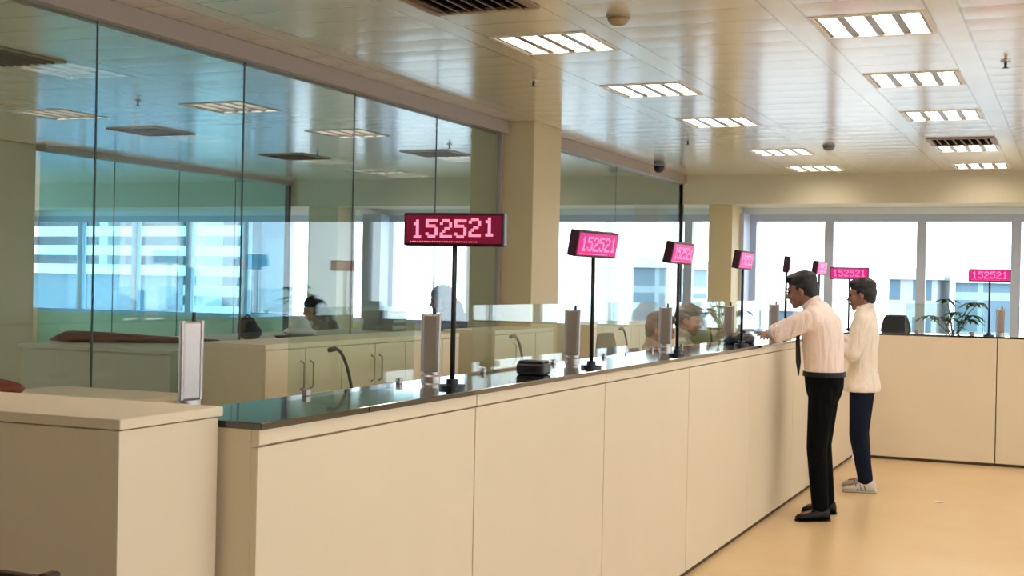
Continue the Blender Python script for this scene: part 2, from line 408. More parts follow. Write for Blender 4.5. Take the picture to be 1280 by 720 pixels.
# ------------------------------------------------------------------ queue number displays
FONT = {'1': ['..1..', '.11..', '..1..', '..1..', '..1..', '..1..', '.111.'], '5': ['11111', '1....', '1111.', '....1', '....1', '1...1', '.111.'],
        '2': ['.111.', '1...1', '....1', '..11.', '.1...', '1....', '11111']}
def digits_bm(text, w, h, jit):
    bm = NB(); n = len(text); cw = w/n
    for k, ch in enumerate(text):
        px, py = cw*.80/5, h/7; ox = -w/2 + k*cw + cw*.10; oz = h/2 + (jit[k] if jit else 0)
        for r, row in enumerate(FONT[ch]):
            for c, v in enumerate(row):
                if v == '1':
                    x = ox + c*px; z = oz - (r+1)*py
                    box(bm, x-.0006, x+px*1.02, -.0035, 0, z, z+py*1.02)
    return bm
def display(label, x, y, H, face, tilt, pole_px=None, near=False, group=None):
    """local: pole at origin, the lit face looks to -y"""
    t = thing('queue_display', label, 'number display', (x, y, H), face, group)
    bm = NB(); cyl(bm, (0, 0), .045, 0, .012, 24); cyl(bm, (0, 0), .02, .012, .03, 20)
    obj('base', bm, DARKM, t, smooth=False)
    bm = NB(); cyl(bm, (0, 0), .0085, .02, .53, 16); obj('pole', bm, DARKM, t, smooth=True)
    hb = B(-.175, .175, -.022, .022, -.056, .056, bev=.005)
    h = obj('housing', hb, LEDFR, t, loc=(0, 0, .533)); h.rotation_euler = (tilt, 0, 0)
    obj('screen', B(-.166, .166, -.0245, -.020, -.047, .047), LEDBG if near else LEDBG2, h)
    dg = obj('digits', digits_bm('152521', .30, .062, [-.002, 0, 0, 0, .005, .007] if near else None), LEDON if near else LEDON2, h, loc=(0, -.0245, .002))
    bm = NB()
    for i in range(28): box(bm, -.15+i*.0085, -.15+i*.0085+.003, -.0275, -.024, -.043, -.040)
    obj('dot_row', bm, LEDON if near else LEDON2, h)
    return t
display('large dark red number display on a black pole, nearest the camera', -1.935, 4.006, HC, math.radians(10), 0, near=True)
display('magenta number display turned half sideways, just right of the square beige column', -1.922, 5.347, HC, math.radians(80), math.radians(10))
display('small magenta number display in front of the end of the glass wall', -1.91, 6.62, HC, math.radians(88), math.radians(12))
display('narrow magenta display beside the slim pale column, left of the leaning man', -1.925, 8.10, HC, math.radians(90), math.radians(10))
display('dark display seen edge-on above the head of the man in the pinkish shirt', -1.92, 9.40, HC, math.radians(102), math.radians(6))
display('magenta display seen at an angle between the heads of the two men', -1.925, 10.72, HC, math.radians(88), math.radians(8))
display('wide magenta number display on the far counter, above the head of the man in jeans', -1.945, 12.36, HF, 0, 0)
display('wide magenta number display on the far counter, right of the potted plant', -.727, 12.3, HF, 0, 0)

# ------------------------------------------------------------------ steel screen posts and glass screens
def post(label, x, y, z, rz=0, group='steel screen posts along the counter'):
    t = thing('screen_post', label, 'post', (x, y, z), rz, group)
    bm = NB()
    loft(bm, [((0, 0, .0), (.038, 0, 0), (0, .03, 0)), ((0, 0, .012), (.038, 0, 0), (0, .03, 0)), ((0, 0, .018), (.033, 0, 0), (0, .026, 0)), ((0, 0, .03), (.033, 0, 0), (0, .026, 0))], True, 28)
    obj('base', bm, STEEL, t)
    bm = NB(); box(bm, -.030, .030, -.012, .012, .03, .238, bev=.006)
    tube(bm, [(.032, -.006, .03), (.032, -.006, .12), (.034, -.006, .24)], .007); tube(bm, [(-.032, -.006, .03), (-.032, -.006, .24)], .007)
    obj('upright', bm, STEEL, t)
    bm = NB(); cyl(bm, (.012, 0), .007, .238, .262, 12, .005); obj('knob', bm, BLACKP, t)
    return t
py = [2.88, 4.30, 5.76, 7.26, 8.736, 10.18]
pl = ['steel screen post at the counter end behind the white corner cabinet', 'steel screen post just left of the nearest number display pole', 'steel screen post left of the second display pole, right of the square beige column',
      'steel screen post left of the third display pole', 'steel screen post left of the fourth display pole beside the seated teller', 'steel screen post behind the arms of the man leaning on the counter']
for y, l in zip(py, pl): post(l, -2.165, y, HC, 1.35 if y < 3 else 0)
post('steel screen post on the far counter beside the rightmost number display', -.64, 12.46, HF)
def gscreen(label, a, b):
    t = thing('glass_screen', label, 'glass screen', (-2.165, a, HC), 0, 'low glass screens on the counter')
    obj('pane', B(-.004, .004, .0, b-a, .008, .27, bev=.001), SCREENG, t)
    for s in (.10, b-a-.10): obj('clamp', B(-.009, .009, s-.012, s+.012, 0, .02, bev=.002), STEEL, t)
for a, b, l in [(3.36, 4.16, 'low glass screen on the counter left of the nearest number display'), (4.66, 5.62, 'low glass screen on the counter in front of the square beige column'),
                (6.1, 7.1, 'low glass screen on the counter between the second and third number displays'), (7.5, 8.6, 'low glass screen on the counter just before the leaning man'), (8.95, 10.0, 'low glass screen on the counter behind the leaning man arms')]:
    gscreen(l, a, b)
for a, b, l in [(-1.45, -.78, 'low glass screen on the far counter left of the rightmost display'), (-.5, .5, 'low glass screen on the far counter at the right edge')]:
    t = thing('glass_screen', l, 'glass screen', (a, 12.46, HF), 0)
    obj('pane', B(0, b-a, -.004, .004, .008, .27, bev=.001), SCREENG, t)
    for s in (.10, b-a-.10): obj('clamp', B(s-.02, s+.02, -.012, .012, 0, .03, bev=.002), STEEL, t)

# teller side: low worktop and gooseneck microphones
for a, b, l in [(3.2, 7.0, 'nearer low cream work desk on the teller side of the counter'), (7.02, 11.8, 'farther low cream work desk on the teller side of the counter')]:
    t = thing('teller_desk', l, 'desk', (-2.60, a, 0))
    obj('desktop', B(0, .38, 0, b-a, .72, .75, bev=.002), LAM2, t)
    for y in (.05, b-a-.09): obj('side_panel', B(.02, .36, y, y+.04, 0, .72), LAM2, t)
t = thing('teller_desk', 'low cream work desk behind the far cross counter', 'desk', (-1.3, 12.57, 0))
obj('desktop', B(0, 3.2, 0, .63, .72, .75, bev=.002), LAM2, t)
for x in (.05, 3.1): obj('side_panel', B(x, x+.04, .05, .6, 0, .72), LAM2, t)
def mic(label, y0):
    t = thing('gooseneck_microphone', label, 'microphone', (-2.45, y0, .75), 0, 'gooseneck microphones on the teller desks')
    obj('base', B(-.05, .05, -.06, .06, 0, .03, bev=.008), BLACKP, t)
    pts = [(0, .02-.17*(1-math.cos(k*PI/2/12)), .03+.475*math.sin(k*PI/2/12)) for k in range(13)]
    bm = NB(); tube(bm, pts, .006); obj('neck', bm, BLACKP, t, smooth=True)
    bm = NB(); e = Vector(pts[-1]); capsule(bm, e, e+Vector((0, -.035, -.003)), .009, .009); obj('head', bm, BLACKP, t, smooth=True)
for y, l in [(4.25, 'thin black gooseneck microphone left of the nearest number display, in front of the pale cabinets'), (5.88, 'thin black gooseneck microphone rising behind the black box on the counter'),
             (7.48, 'thin gooseneck microphone right of the second number display'), (9.42, 'thin gooseneck microphone right of the third number display')]:
    mic(l, y)

# black card terminal on the counter
t = thing('card_terminal', 'small black device on the black glass worktop below the square beige column', 'card terminal', (-1.965, 4.80, HC), .05)
bm = NB(); box(bm, -.058, .058, -.05, .05, 0, .048, bev=.012)
obj('body', bm, BLACKP, t)
obj('top_cover', B(-.05, .05, -.042, .042, .046, .056, bev=.004), DARKM, t)
obj('paper_slot', B(-.03, .03, -.053, -.049, .02, .03), DARKM, t)
# ------------------------------------------------------------------ low cabinets in front of the glass wall
def cabinet(label, y0, w, x=-4.09, d=.44, z=1.14, handles=True, doors=2, group='low cabinets with doors in front of the glass wall'):
    t = thing('low_cabinet', label, 'cabinet', (x, y0, 0), 0, group)
    obj('body', B(-d, -.02, .002, w-.002, .04, z-.03), LAM2, t)
    obj('top', B(-d, 0, 0, w, z-.03, z, bev=.002), LAM2, t)
    obj('plinth', B(-d, -.03, .005, w-.005, 0, .04), PLINTH, t)
    for k in range(doors):
        a, b = k*w/doors+.004, (k+1)*w/doors-.004
        dr = obj('door', B(-.02, 0, a, b, .05, z-.035, bev=.002), LAM2, t)
        if handles:
            yy = b-.045 if k == 0 else a+.045
            bm = NB(); tube(bm, [(0, yy, z-.27), (.025, yy, z-.255), (.025, yy, z-.12), (0, yy, z-.105)], .006, 8)
            obj('handle', bm, STEEL, dr)
    return t
cabinet('pale low cabinet in front of the glass wall, left end of the row', 6.11, .82)
cabinet('pale low cabinet in front of the glass wall, second from the left end', 6.93, .82)
cabinet('pale low cabinet without handles behind the nearest display pole', 7.75, .82, handles=False, doors=3)
cabinet('pale low cabinet standing right in front of the square beige column', 9.20, .82, handles=True)
cabinet('narrow pale low cabinet tucked beside the square beige column', 10.02, .40, doors=1, handles=False)
cabinet('pale low cabinet past the square beige column, behind the second number display', 11.40, .85, doors=3, handles=False)
cabinet('pale low cabinet past the square beige column, farther of the two', 12.25, .85, doors=3, handles=False)
# behind the glass
t = thing('low_cabinet', 'long low cream cabinet behind the glass wall carrying bag and tray', 'cabinet', (-4.66, 6.0, 0))
obj('body', B(-.545, 0, .02, 4.0, .04, 1.065), LAM2, t); obj('top', B(-.55, .02, 0, 4.02, 1.068, 1.09, bev=.002), LAM2, t)
t = thing('low_cabinet', 'low greyish cream cabinet behind the glass wall carrying the brown bundle', 'cabinet', (-5.22, 6.0, 0))
obj('body', B(-.52, 0, .02, 4.0, .04, 1.065), LAM2, t); obj('top', B(-.53, .004, 0, 4.02, 1.068, 1.09, bev=.002), LAM2, t)
# desk at far left
t = thing('side_desk', 'low cream desk at the left edge behind the white corner cabinet', 'desk', (-4.5, 4.2, 0))
obj('desktop', B(-.1, .7, 0, .9, .93, .955, bev=.002), LAM2, t)
obj('side_panel', B(.6, .64, .05, .85, 0, .93), LAM2, t); obj('side_panel', B(-.06, -.02, .05, .85, 0, .93), LAM2, t)

# things on the cabinets
t = thing('shoulder_bag', 'round-topped black bag on the low cabinet behind the glass, left of the white cap', 'bag', (-5.17, 7.50, 1.09), .3)
bm = NB(); ell(bm, (0, 0, .075), (.075, .06, .078)); ell(bm, (.02, .02, .05), (.08, .06, .052)); remesh_obj('body', bm, BLACKP, t, .007)
bm = NB(); tube(bm, [(-.06, 0, .06), (-.05, .0, .13), (0, 0, .165), (.05, 0, .13), (.06, 0, .06)], .006); obj('strap', bm, DARKM, t, smooth=True)
t = thing('crumpled_cap', 'white crumpled cloth cap on a dark tray on the low cabinet behind the glass', 'cap', (-4.93, 7.78, 1.112), .2)
bm = NB(); ell(bm, (0, 0, .03), (.12, .10, .032)); ell(bm, (.01, .0, .065), (.065, .07, .065)); ell(bm, (-.03, .03, .09), (.05, .045, .045)); remesh_obj('cloth', bm, WHITEC, t, .007)
t = thing('serving_tray', 'flat dark tray under the white cloth on the low cabinet behind the glass', 'tray', (-4.90, 7.80, 1.09), .25)
bm = NB()
loft(bm, [((0, 0, 0), (.18, 0, 0), (0, .12, 0)), ((0, 0, .006), (.20, 0, 0), (0, .14, 0)), ((0, 0, .022), (.22, 0, 0), (0, .155, 0)), ((0, 0, .022), (.205, 0, 0), (0, .145, 0)), ((0, 0, .010), (.18, 0, 0), (0, .12, 0))], True, 32)
obj('plate', bm, BLACKP, t)
for k, (dy, w, h, l) in enumerate([(0, .16, .055, 'bottom'), (.01, .15, .05, 'middle'), (-.01, .17, .055, 'top')]):
    t = thing('document_box', 'grey document box on the low cabinet behind the glass, %s of the stack' % l, 'box', (-5.35, 9.75+dy, 1.09+[0, .057, .109][k]), .1)
    obj('tray', B(-.13, .13, -w, w, 0, h, bev=.004), GREYP, t)
    obj('paper_edge', B(.131, .134, -w*.85, w*.85, h*.25, h*.7), PAPER, t)
# reddish brown bundles
t = thing('leather_bundle', 'long low reddish brown bundle on the low cabinet behind the glass at the left', 'bundle', (-5.50, 6.42, 1.09), 0)
bm = NB(); loft(bm, [((-.30, -.05, .015), (0, .05, 0), (0, 0, .012)), ((-.2, -.03, .035), (0, .1, 0), (0, 0, .034)), ((.0, .05, .033), (0, .1, 0), (0, 0, .032)), ((.25, .25, .022), (0, .08, 0), (0, 0, .021)), ((.5, .5, .012), (0, .04, 0), (0, 0, .01))], True, 16)
obj('cloth', bm, BROWN, t, smooth=True)
t = thing('handbag', 'reddish brown leather bag on the low desk at the left edge of the picture', 'bag', (-4.40, 4.38, .955), .3)
bm = NB(); ell(bm, (0, 0, .045), (.20, .12, .045)); ell(bm, (-.06, 0, .07), (.12, .09, .04)); remesh_obj('body', bm, BROWN, t, .008)
bm = NB(); tube(bm, [(-.12, 0, .09), (-.09, 0, .125), (-.03, 0, .13), (0, 0, .10)], .007); obj('strap', bm, DBROWN, t, smooth=True)

# ------------------------------------------------------------------ ceiling fittings
def make_light(nm, lampmat, label, cat='ceiling light', group=None):
    t = thing(nm, label, cat, (0, 0, ZC), 0, group)
    bm = NB(); e, h = .295, .27
    for a in ((-e, e, -e, -h), (-e, e, h, e), (-e, -h, -h, h), (h, e, -h, h)): box(bm, a[0], a[1], a[2], a[3], -.006, .004)
    obj('frame', bm, WHITEM, t)
    bm = NB(); box(bm, -.28, .28, -.28, .28, .07, .075)
    for a in ((-.28, .28, -.28, -.272), (-.28, .28, .272, .28), (-.28, -.272, -.272, .272), (.272, .28, -.272, .272)): box(bm, a[0], a[1], a[2], a[3], .0, .07)
    obj('tray', bm, REFL, t)
    for k in range(4):
        x = -.205 + k*.137
        bm = NB(); box(bm, x-.036, x+.036, -.262, .262, .034, .044, bev=.003); obj('lamp_tube', bm, lampmat, t)
    bm = NB()
    for k in range(5):
        x = -.2735 + k*.137
        box(bm, x-.022, x+.022, -.27, .27, .0, .040)
    obj('louvre', bm, REFL, t)
    return t
l0 = make_light('ceiling_light', TUBE, '', group=None)
def lname(x, y):
    names = {-1.02: 'right-hand row', -2.82: 'left-hand row', .78: 'third column of ceiling lights out of view', 2.58: 'fourth column of ceiling lights out of view'}
    order = {7.12: 'nearest', 9.01: 'second from the camera', 10.90: 'third from the camera', 13.42: 'fourth from the camera', 15.31: 'farthest'}
    if x in (-1.02, -2.82) and y in order: return 'square four-tube ceiling light, %s, %s' % (order[y], names[x])
    return 'square four-tube ceiling light outside the view'
for i, (x, y) in enumerate(lights):
    if i == 0: l0.location = (x, y, ZC); l0['label'] = lname(x, y); l0['group'] = 'lit square ceiling lights'
    else: dup(l0, (x, y, ZC), 0, lname(x, y), 'lit square ceiling lights')
l1 = make_light('ceiling_light', TUBE2, 'x')
offl = ['dim ceiling light behind the glass wall, nearest to the column side', 'dim ceiling light behind the glass wall, second from the far soffit', 'dim ceiling light deep behind the glass wall, left', 'dim ceiling light deep behind the glass wall, middle', 'dim ceiling light behind the glass near the far windows, right', 'dim ceiling light behind the glass near the far windows, left', 'dim ceiling light behind the glass at the upper left edge']
for i, (x, y) in enumerate(lights_off):
    if i == 0: l1.location = (x, y, ZC); l1['label'] = offl[i]; l1['group'] = 'dim ceiling lights behind the glass'
    else: dup(l1, (x, y, ZC), 0, offl[i], 'dim ceiling lights behind the glass')
VENTM = mat('vent_metal', srgb(150, 130, 108), .5)
def make_vent():
    t = thing('ceiling_vent', 'x', 'air vent', (0, 0, ZC), 0, 'slatted air vents in the ceiling')
    bm = NB(); e, h = .295, .25
    for a in ((-e, e, -e, -h), (-e, e, h, e), (-e, -h, -h, h), (h, e, -h, h)): box(bm, a[0], a[1], a[2], a[3], -.012, .004)
    obj('frame', bm, VENTM, t)
    obj('duct', B(-.28, .28, -.28, .28, .08, .085), DARKM, t)
    for k in range(7):
        x = -.21 + k*.07
        bm = NB(); vs = box(bm, x-.022, x+.022, -.25, .25, -.006, -.002)
        for v in vs: v.co.z += (v.co.x-x)*-.8
        obj('slat', bm, VENTM, t)
    return t
v0 = make_vent()
vl = ['brown slatted air vent in the ceiling at the top edge, before the first left-column light', 'slatted air vent in the ceiling of the right column, in front of the fourth light', 'dark slatted air vent behind the glass at the upper left edge', 'slatted air vent behind the glass above the slatted building', 'slatted air vent behind the glass left of the square beige column', 'slatted air vent behind the glass above the inner glass corner']
for i, (x, y) in enumerate(vents):
    if i == 0: v0.location = (x, y, ZC); v0['label'] = vl[0]
    else: dup(v0, (x, y, ZC), 0, vl[i])
def lathe(bm, prof, n=24):
    loft(bm, [((0, 0, z), (r, 0, 0), (0, r, 0)) for r, z in prof], True, n)
def detector(label, x, y, r, m):
    t = thing('smoke_detector', label, 'smoke detector', (x, y, ZC))
    bm = NB(); lathe(bm, [(r, 0), (r, -.012)]); obj('base', bm, m, t)
    bm = NB(); lathe(bm, [(r*.9, -.012), (r*.88, -.025), (r*.6, -.045), (r*.3, -.05)]); obj('sensor', bm, m, t, smooth=True)
BEIGEP = mat('beige_plastic', srgb(170, 150, 118), .5)
detector('round beige detector on the ceiling near the top, right of the first left light', -2.224, 6.494, .062, BEIGEP)
detector('small dark detector on the ceiling between the two columns of lights', -2.255, 12.92, .06, GREYP)
t = thing('dome_camera', 'dark dome security camera hanging from the ceiling by the glass wall end', 'camera', (-4.34, 14.18, ZC))
bm = NB(); lathe(bm, [(.06, 0), (.065, -.02), (.065, -.05)]); obj('housing', bm, GREYP, t, smooth=True)
bm = NB(); lathe(bm, [(.062, -.05), (.06, -.08), (.045, -.11), (.02, -.125)]); obj('dome', bm, BLACKP, t, smooth=True)
for x, y, l in [(-.436, 8.443, 'sprinkler head on the ceiling near the right edge'), (-3.463, 8.354, 'sprinkler head on the ceiling left of the second left light'), (-3.441, 12.154, 'sprinkler head on the ceiling right of the dome camera'),
                (-5.868, 11.977, 'sprinkler head on the office ceiling left of the square beige column'), (-7.68, 12.405, 'sprinkler head on the office ceiling above the slim blue-grey column'), (-6.9, 8.45, 'sprinkler head on the office ceiling between the two nearest glass joints')]:
    t = thing('sprinkler_head', l, 'sprinkler', (x, y, ZC))
    bm = NB(); lathe(bm, [(.03, 0), (.028, -.008)]); obj('flange', bm, STEEL, t)
    bm = NB(); lathe(bm, [(.009, -.008), (.008, -.04), (.02, -.042), (.02, -.045)]); obj('nozzle', bm, DARKM, t)

# ------------------------------------------------------------------ plant, chairs
t = thing('potted_plant', 'leafy green plant in a white pot behind the far counter, against the windows', 'plant', (-1.07, 12.9, .75))
bm = NB(); lathe(bm, [(.07, 0), (.10, .18), (.105, .20), (.095, .20), (.09, .17)]); obj('pot', bm, POT, t, smooth=False)
bm = NB(); lathe(bm, [(.088, .165), (.088, .175)]); obj('soil', bm, SOIL, t)
bm = NB(); stems = []
for k in range(9):
    a = k*2.4; rr = .10+.14*random.random(); zz = .48+.22*random.random()
    e = Vector((rr*math.cos(a), rr*math.sin(a)*.8, zz)); stems.append(e)
    tube(bm, [(0, 0, .17), (e.x*.15, e.y*.15, .36), (e.x*.6, e.y*.6, zz*.85), e], [.009, .007, .005, .003], 6)
obj('stem', bm, mat('stem_brown', srgb(92, 96, 66), .7), t)
bm = NB()
def leaf(bm, base, d, L, w, droop):
    d = d.normalized(); side = d.cross(Vector((0, 0, 1))).normalized(); pts = []
    for i in range(6):
        s = i/5; c = base + d*L*s - Vector((0, 0, droop*L*s*s)); ww = w*math.sin(PI*min(.97, max(.04, s)))**.7
        pts.append((bm.verts.new(c-side*ww+Vector((0, 0, .006))), bm.verts.new(c), bm.verts.new(c+side*ww+Vector((0, 0, .006)))))
    for p, q in zip(pts, pts[1:]):
        bm.faces.new((p[0], p[1], q[1], q[0])); bm.faces.new((p[1], p[2], q[2], q[1]))
for e in stems:
    for k in range(7):
        a = k*2*PI/7 + random.random(); leaf(bm, e, Vector((math.cos(a), math.sin(a), .25*random.random())), .10+.05*random.random(), .022, .5)
for k in range(12):
    a = k*2.1; leaf(bm, Vector((.02*math.cos(a), .02*math.sin(a), .30+.02*k)), Vector((math.cos(a), math.sin(a), .4)), .10, .02, .5)
bmesh.ops.solidify(bm, geom=bm.faces, thickness=.0015)
obj('foliage', bm, LEAF, t)

def office_chair(label, loc, rz, seat_z=.46, back_top=1.0, m=CHAIRF, w=.23):
    """faces local +x"""
    t = thing('office_chair', label, 'chair', loc, rz)
    obj('seat', B(-.22, .24, -.23, .23, seat_z-.07, seat_z, bev=.03), m, t)
    bm = NB(); zc = (seat_z+.14+back_top)/2; hh = (back_top-seat_z-.14)/2
    loft(bm, [((-.25-.02*s, 0, zc+s*hh), (.028, 0, 0), (0, w*(1-.35*abs(s)**4), 0)) for s in (-1, -.9, -.6, 0, .6, .85, .95, 1)], True, 24)
    obj('backrest', bm, m, t, smooth=True)
    bm = NB(); tube(bm, [(-.1, 0, seat_z-.08), (-.27, 0, seat_z-.05), (-.275, 0, seat_z+.25)], .018); obj('back_support', bm, BLACKP, t, smooth=True)
    bm = NB(); cyl(bm, (0, 0), .028, .10, seat_z-.06, 16); obj('gas_stem', bm, DARKM, t, smooth=True)
    bm = NB()
    for k in range(5):
        a = k*2*PI/5; tube(bm, [(0, 0, .10), (.28*math.cos(a), .28*math.sin(a), .065)], [.025, .016], 8)
    obj('star_base', bm, BLACKP, t)
    for k in range(5):
        a = k*2*PI/5; bm = NB(); ell(bm, (.28*math.cos(a), .28*math.sin(a), .028), (.028, .02, .028)); obj('caster', bm, BLACKP, t, smooth=True)
    for s in (-1, 1):
        bm = NB(); tube(bm, [(-.15, s*.25, seat_z-.04), (-.12, s*.27, seat_z+.16), (.0, s*.27, seat_z+.2), (.14, s*.27, seat_z+.19)], .014, 8); obj('armrest', bm, BLACKP, t, smooth=True)
    return t
office_chair('black high-backed office chair behind the far counter, right of the man in jeans', (-1.62, 13.25, 0), math.radians(-80), .50, 1.27, w=.15)
# wooden chair whose back shows at the lower left edge
t = thing('wooden_chair', 'dark brown wooden chair whose back top shows at the lower left corner', 'chair', (-2.05, 1.88, 0))
obj('seat', B(-.22, .22, -.42, 0, .42, .45, bev=.006), DBROWN, t)
obj('top_rail', B(-.245, .305, .005, .03, .855, .944, bev=.006), DBROWN, t)
for x in (-.24, .305): obj('back_leg', B(x, x+.024, .0, .04, 0, .952, bev=.006), DBROWN, t)
for x in (-.22, .20): obj('front_leg', B(x, x+.03, -.42, -.39, 0, .42), DBROWN, t)
for z in (.6, .72): obj('back_slat', B(-.22, .31, .01, .025, z, z+.04), DBROWN, t)
o = obj('paper_scrap', NB(), PAPER)
bm = bmesh.new(); bmesh.ops.create_grid(bm, x_segments=4, y_segments=4, size=.03)
for v in bm.verts: v.co.z = .003+.004*random.random()
bmesh.ops.solidify(bm, geom=bm.faces, thickness=.001); bm.to_mesh(o.data); bm.free()
o.location = (-.90, 9.9, 0); tag(o, 'tiny white paper scrap on the beige floor in front of the far counter', 'paper')

# ------------------------------------------------------------------ people
def hand(bm, w, d, n, side, curl=.5, s=1.0):
    """w wrist, d direction of fingers, n palm normal (palm side), side = direction towards the thumb"""
    w, d, n = Vector(w), Vector(d).normalized(), Vector(n).normalized()
    t = Vector(side); t = (t - d*t.dot(d)).normalized(); n = d.cross(t)*(1 if d.cross(t).dot(n) > 0 else -1)
    loft(bm, [(w, t*.026*s, n*.018*s), (w+d*.03*s, t*.034*s, n*.016*s), (w+d*.07*s, t*.041*s, n*.014*s), (w+d*.09*s, t*.038*s, n*.011*s)], True, 14)
    for k, L in enumerate((.070, .078, .073, .058)):
        b = w + d*.086*s + t*(.030-.020*k)*s
        d1 = (d + n*curl*.5 + t*(.10-.07*k)).normalized(); d2 = (d + n*curl*1.3 + t*(.06-.05*k)).normalized(); d3 = (d + n*curl*2.4).normalized()
        p1 = b + d1*L*.45*s; p2 = p1 + d2*L*.32*s; p3 = p2 + d3*L*.23*s
        capsule(bm, b, p1, .0090*s, .0083*s, 10, 3); capsule(bm, p1, p2, .0083*s, .0076*s, 10, 3); capsule(bm, p2, p3, .0076*s, .0066*s, 10, 3)
    b = w + d*.028*s + t*.026*s; p1 = b + (d*.7+t*.8).normalized()*.034*s; p2 = p1 + (d+t*.25+n*.3).normalized()*.03*s
    capsule(bm, b, p1, .0125*s, .010*s, 10, 3); capsule(bm, p1, p2, .010*s, .008*s, 10, 3)
def person(label, loc, rz, P, skin, shirt, trou, hair, shoe, vox=.007, extra=None):
    """local frame: +x forward, +y the figure's left, z up"""
    t = thing('person', label, 'person', loc, rz)
    hc = Vector(P['head']); hp = P.get('hpitch', 0); R = Euler((0, hp, 0)).to_matrix() if not P.get('hyaw') else Euler((0, 0, P['hyaw'])).to_matrix() @ Euler((0, hp, 0)).to_matrix()
    H = lambda x, y, z: hc + R @ Vector((x, y, z))
    bm = NB()
    rot = R.to_euler()
    def he(c, r): ell(bm, H(*c), r, rot, 20, 14)
    he((-.012, 0, .030), (.094, .074, .086)); he((.022, 0, -.022), (.066, .060, .080)); he((.040, 0, -.070), (.042, .040, .036))
    he((.062, 0, -.095), (.022, .024, .016)); he((.072, 0, .022), (.020, .050, .016))
    for s in (-1, 1):
        he((.052, s*.036, -.028), (.032, .024, .026)); he((-.008, s*.074, -.012), (.018, .010, .032)); he((-.002, s*.080, .0), (.012, .006, .022))
    he((.097, 0, -.030), (.018, .013, .012)); capsule(bm, H(.078, 0, .012), H(.098, 0, -.026), .009, .012)
    he((.082, 0, -.058), (.014, .022, .006)); he((.080, 0, -.070), (.013, .019, .006))
    nb = Vector(P['neck']); capsule(bm, H(-.02, 0, -.05), nb, .054, .062)
    # torso
    Lr = P['torso']; n = len(Lr); rings = []; rings_s = []
    for i, (x, z, a, b) in enumerate(Lr):
        p, q = Lr[max(0, i-1)], Lr[min(n-1, i+1)]
        d = Vector((q[0]-p[0], 0, q[1]-p[1])).normalized(); A = Vector((0, 1, 0)).cross(d)
        rings.append((Vector((x, 0, z)), A*(a-.010), Vector((0, b-.010, 0)))); rings_s.append((Vector((x, 0, z)), A*a, Vector((0, b, 0))))
    loft(bm, rings, True, 24)
    for sh, el, wr in P['arms']:
        capsule(bm, sh, el, .045, .036); capsule(bm, el, wr, .038, .025)
    for h in P['hands']: hand(bm, *h)
    for hp_, kn, an in P['legs']:
        capsule(bm, hp_, kn, .078, .052); capsule(bm, kn, an, .054, .036)
    for an, yaw in P['feet']:
        a = Vector(an); f = Vector((math.cos(yaw), math.sin(yaw), 0)); capsule(bm, a+Vector((0, 0, -.03)), a+f*.11+Vector((0, 0, -.045)), .032, .024)
    body = remesh_obj('body', bm, skin, t, vox, 3)
    # shirt
    bm = NB(); k0 = P.get('shirt_from', 0)
    loft(bm, rings_s[k0:], True, 28)
    for (sh, el, wr) in P['arms']:
        sh, el, wr = Vector(sh), Vector(el), Vector(wr); wend = el.lerp(wr, P.get('sleeve', .9))
        capsule(bm, sh, el, P.get('up', .068), P.get('lo', .056)); capsule(bm, el, wend, P.get('lo', .056), .040)
        capsule(bm, Vector((rings_s[-2][0].x, sh.y*.45, rings_s[-2][0].z)), sh, .075, .062)
    capsule(bm, nb+Vector((-.01, 0, -.03)), nb+Vector((.005, 0, .022)), .072, .058)
    if P.get('hem'):
        x, z, a, b = P['hem']; x1, z1, a1, b1 = Lr[k0]
        loft(bm, [((x, 0, z), (a, 0, 0), (0, b, 0)), ((x, 0, z+.04), (a+.004, 0, 0), (0, b+.003, 0)), ((x1, 0, z1+.03), (a1, 0, 0), (0, b1, 0))], True, 28)
    st = remesh_obj('shirt', bm, shirt, t, .009, 4)
    # collar
    bm = NB(); up_ = (hc-nb).normalized(); cu = Vector((0, 1, 0)); cv = cu.cross(up_)
    loft(bm, [(nb+up_*.012, cu*.066, cv*.070), (nb+up_*.045, cu*.060, cv*.066), (nb+up_*.046, cu*.055, cv*.060), (nb+up_*.014, cu*.058, cv*.062)], False, 24)
    obj('collar', bm, shirt, t, smooth=True)
    # trousers
    bm = NB()
    x, z, a, b = Lr[0]; wz = P['waist']
    loft(bm, [((wz[0], 0, wz[1]), (wz[2], 0, 0), (0, wz[3], 0)), ((x, 0, z), (a+.006, 0, 0), (0, b+.004, 0)), ((x, 0, z-.05), (a*.94, 0, 0), (0, b, 0)), ((x, 0, z-.11), (a*.72, 0, 0), (0, b*.86, 0))] if not P.get('seated') else
         [((x, 0, z+.1), (a+.008, 0, 0), (0, b+.006, 0)), ((x, 0, z), (a+.006, 0, 0), (0, b+.006, 0))], True, 28)
    for hp_, kn, an in P['legs']:
        capsule(bm, hp_, kn, P.get('thigh', .092), .068); capsule(bm, kn, Vector(an)+Vector((0, 0, .0)), .068, .056)
    remesh_obj('trousers', bm, trou, t, .009, 4)
    if P.get('belt'):
        bm = NB(); loft(bm, [((wz[0], 0, wz[1]-.02), (wz[2]+.010, 0, 0), (0, wz[3]+.006, 0)), ((wz[0], 0, wz[1]+.012), (wz[2]+.008, 0, 0), (0, wz[3]+.004, 0))], True, 28); obj('belt', bm, SHOE1, t, smooth=False)
    # hair
    bm = NB()
    for c, r in P.get('hair', [((-.020, 0, .062), (.098, .083, .070)), ((-.045, 0, .015), (.072, .080, .075)), ((.042, .0, .088), (.052, .062, .034)), ((.056, .01, .082), (.030, .038, .022)), ((-.060, 0, -.035), (.045, .060, .045)),
                               ((-.012, .062, .022), (.040, .022, .034)), ((-.012, -.062, .022), (.040, .022, .034))]):
        he_c = H(*c); ell(bm, he_c, r, rot, 20, 14)
    remesh_obj('hair', bm, hair, t, .006, 3)
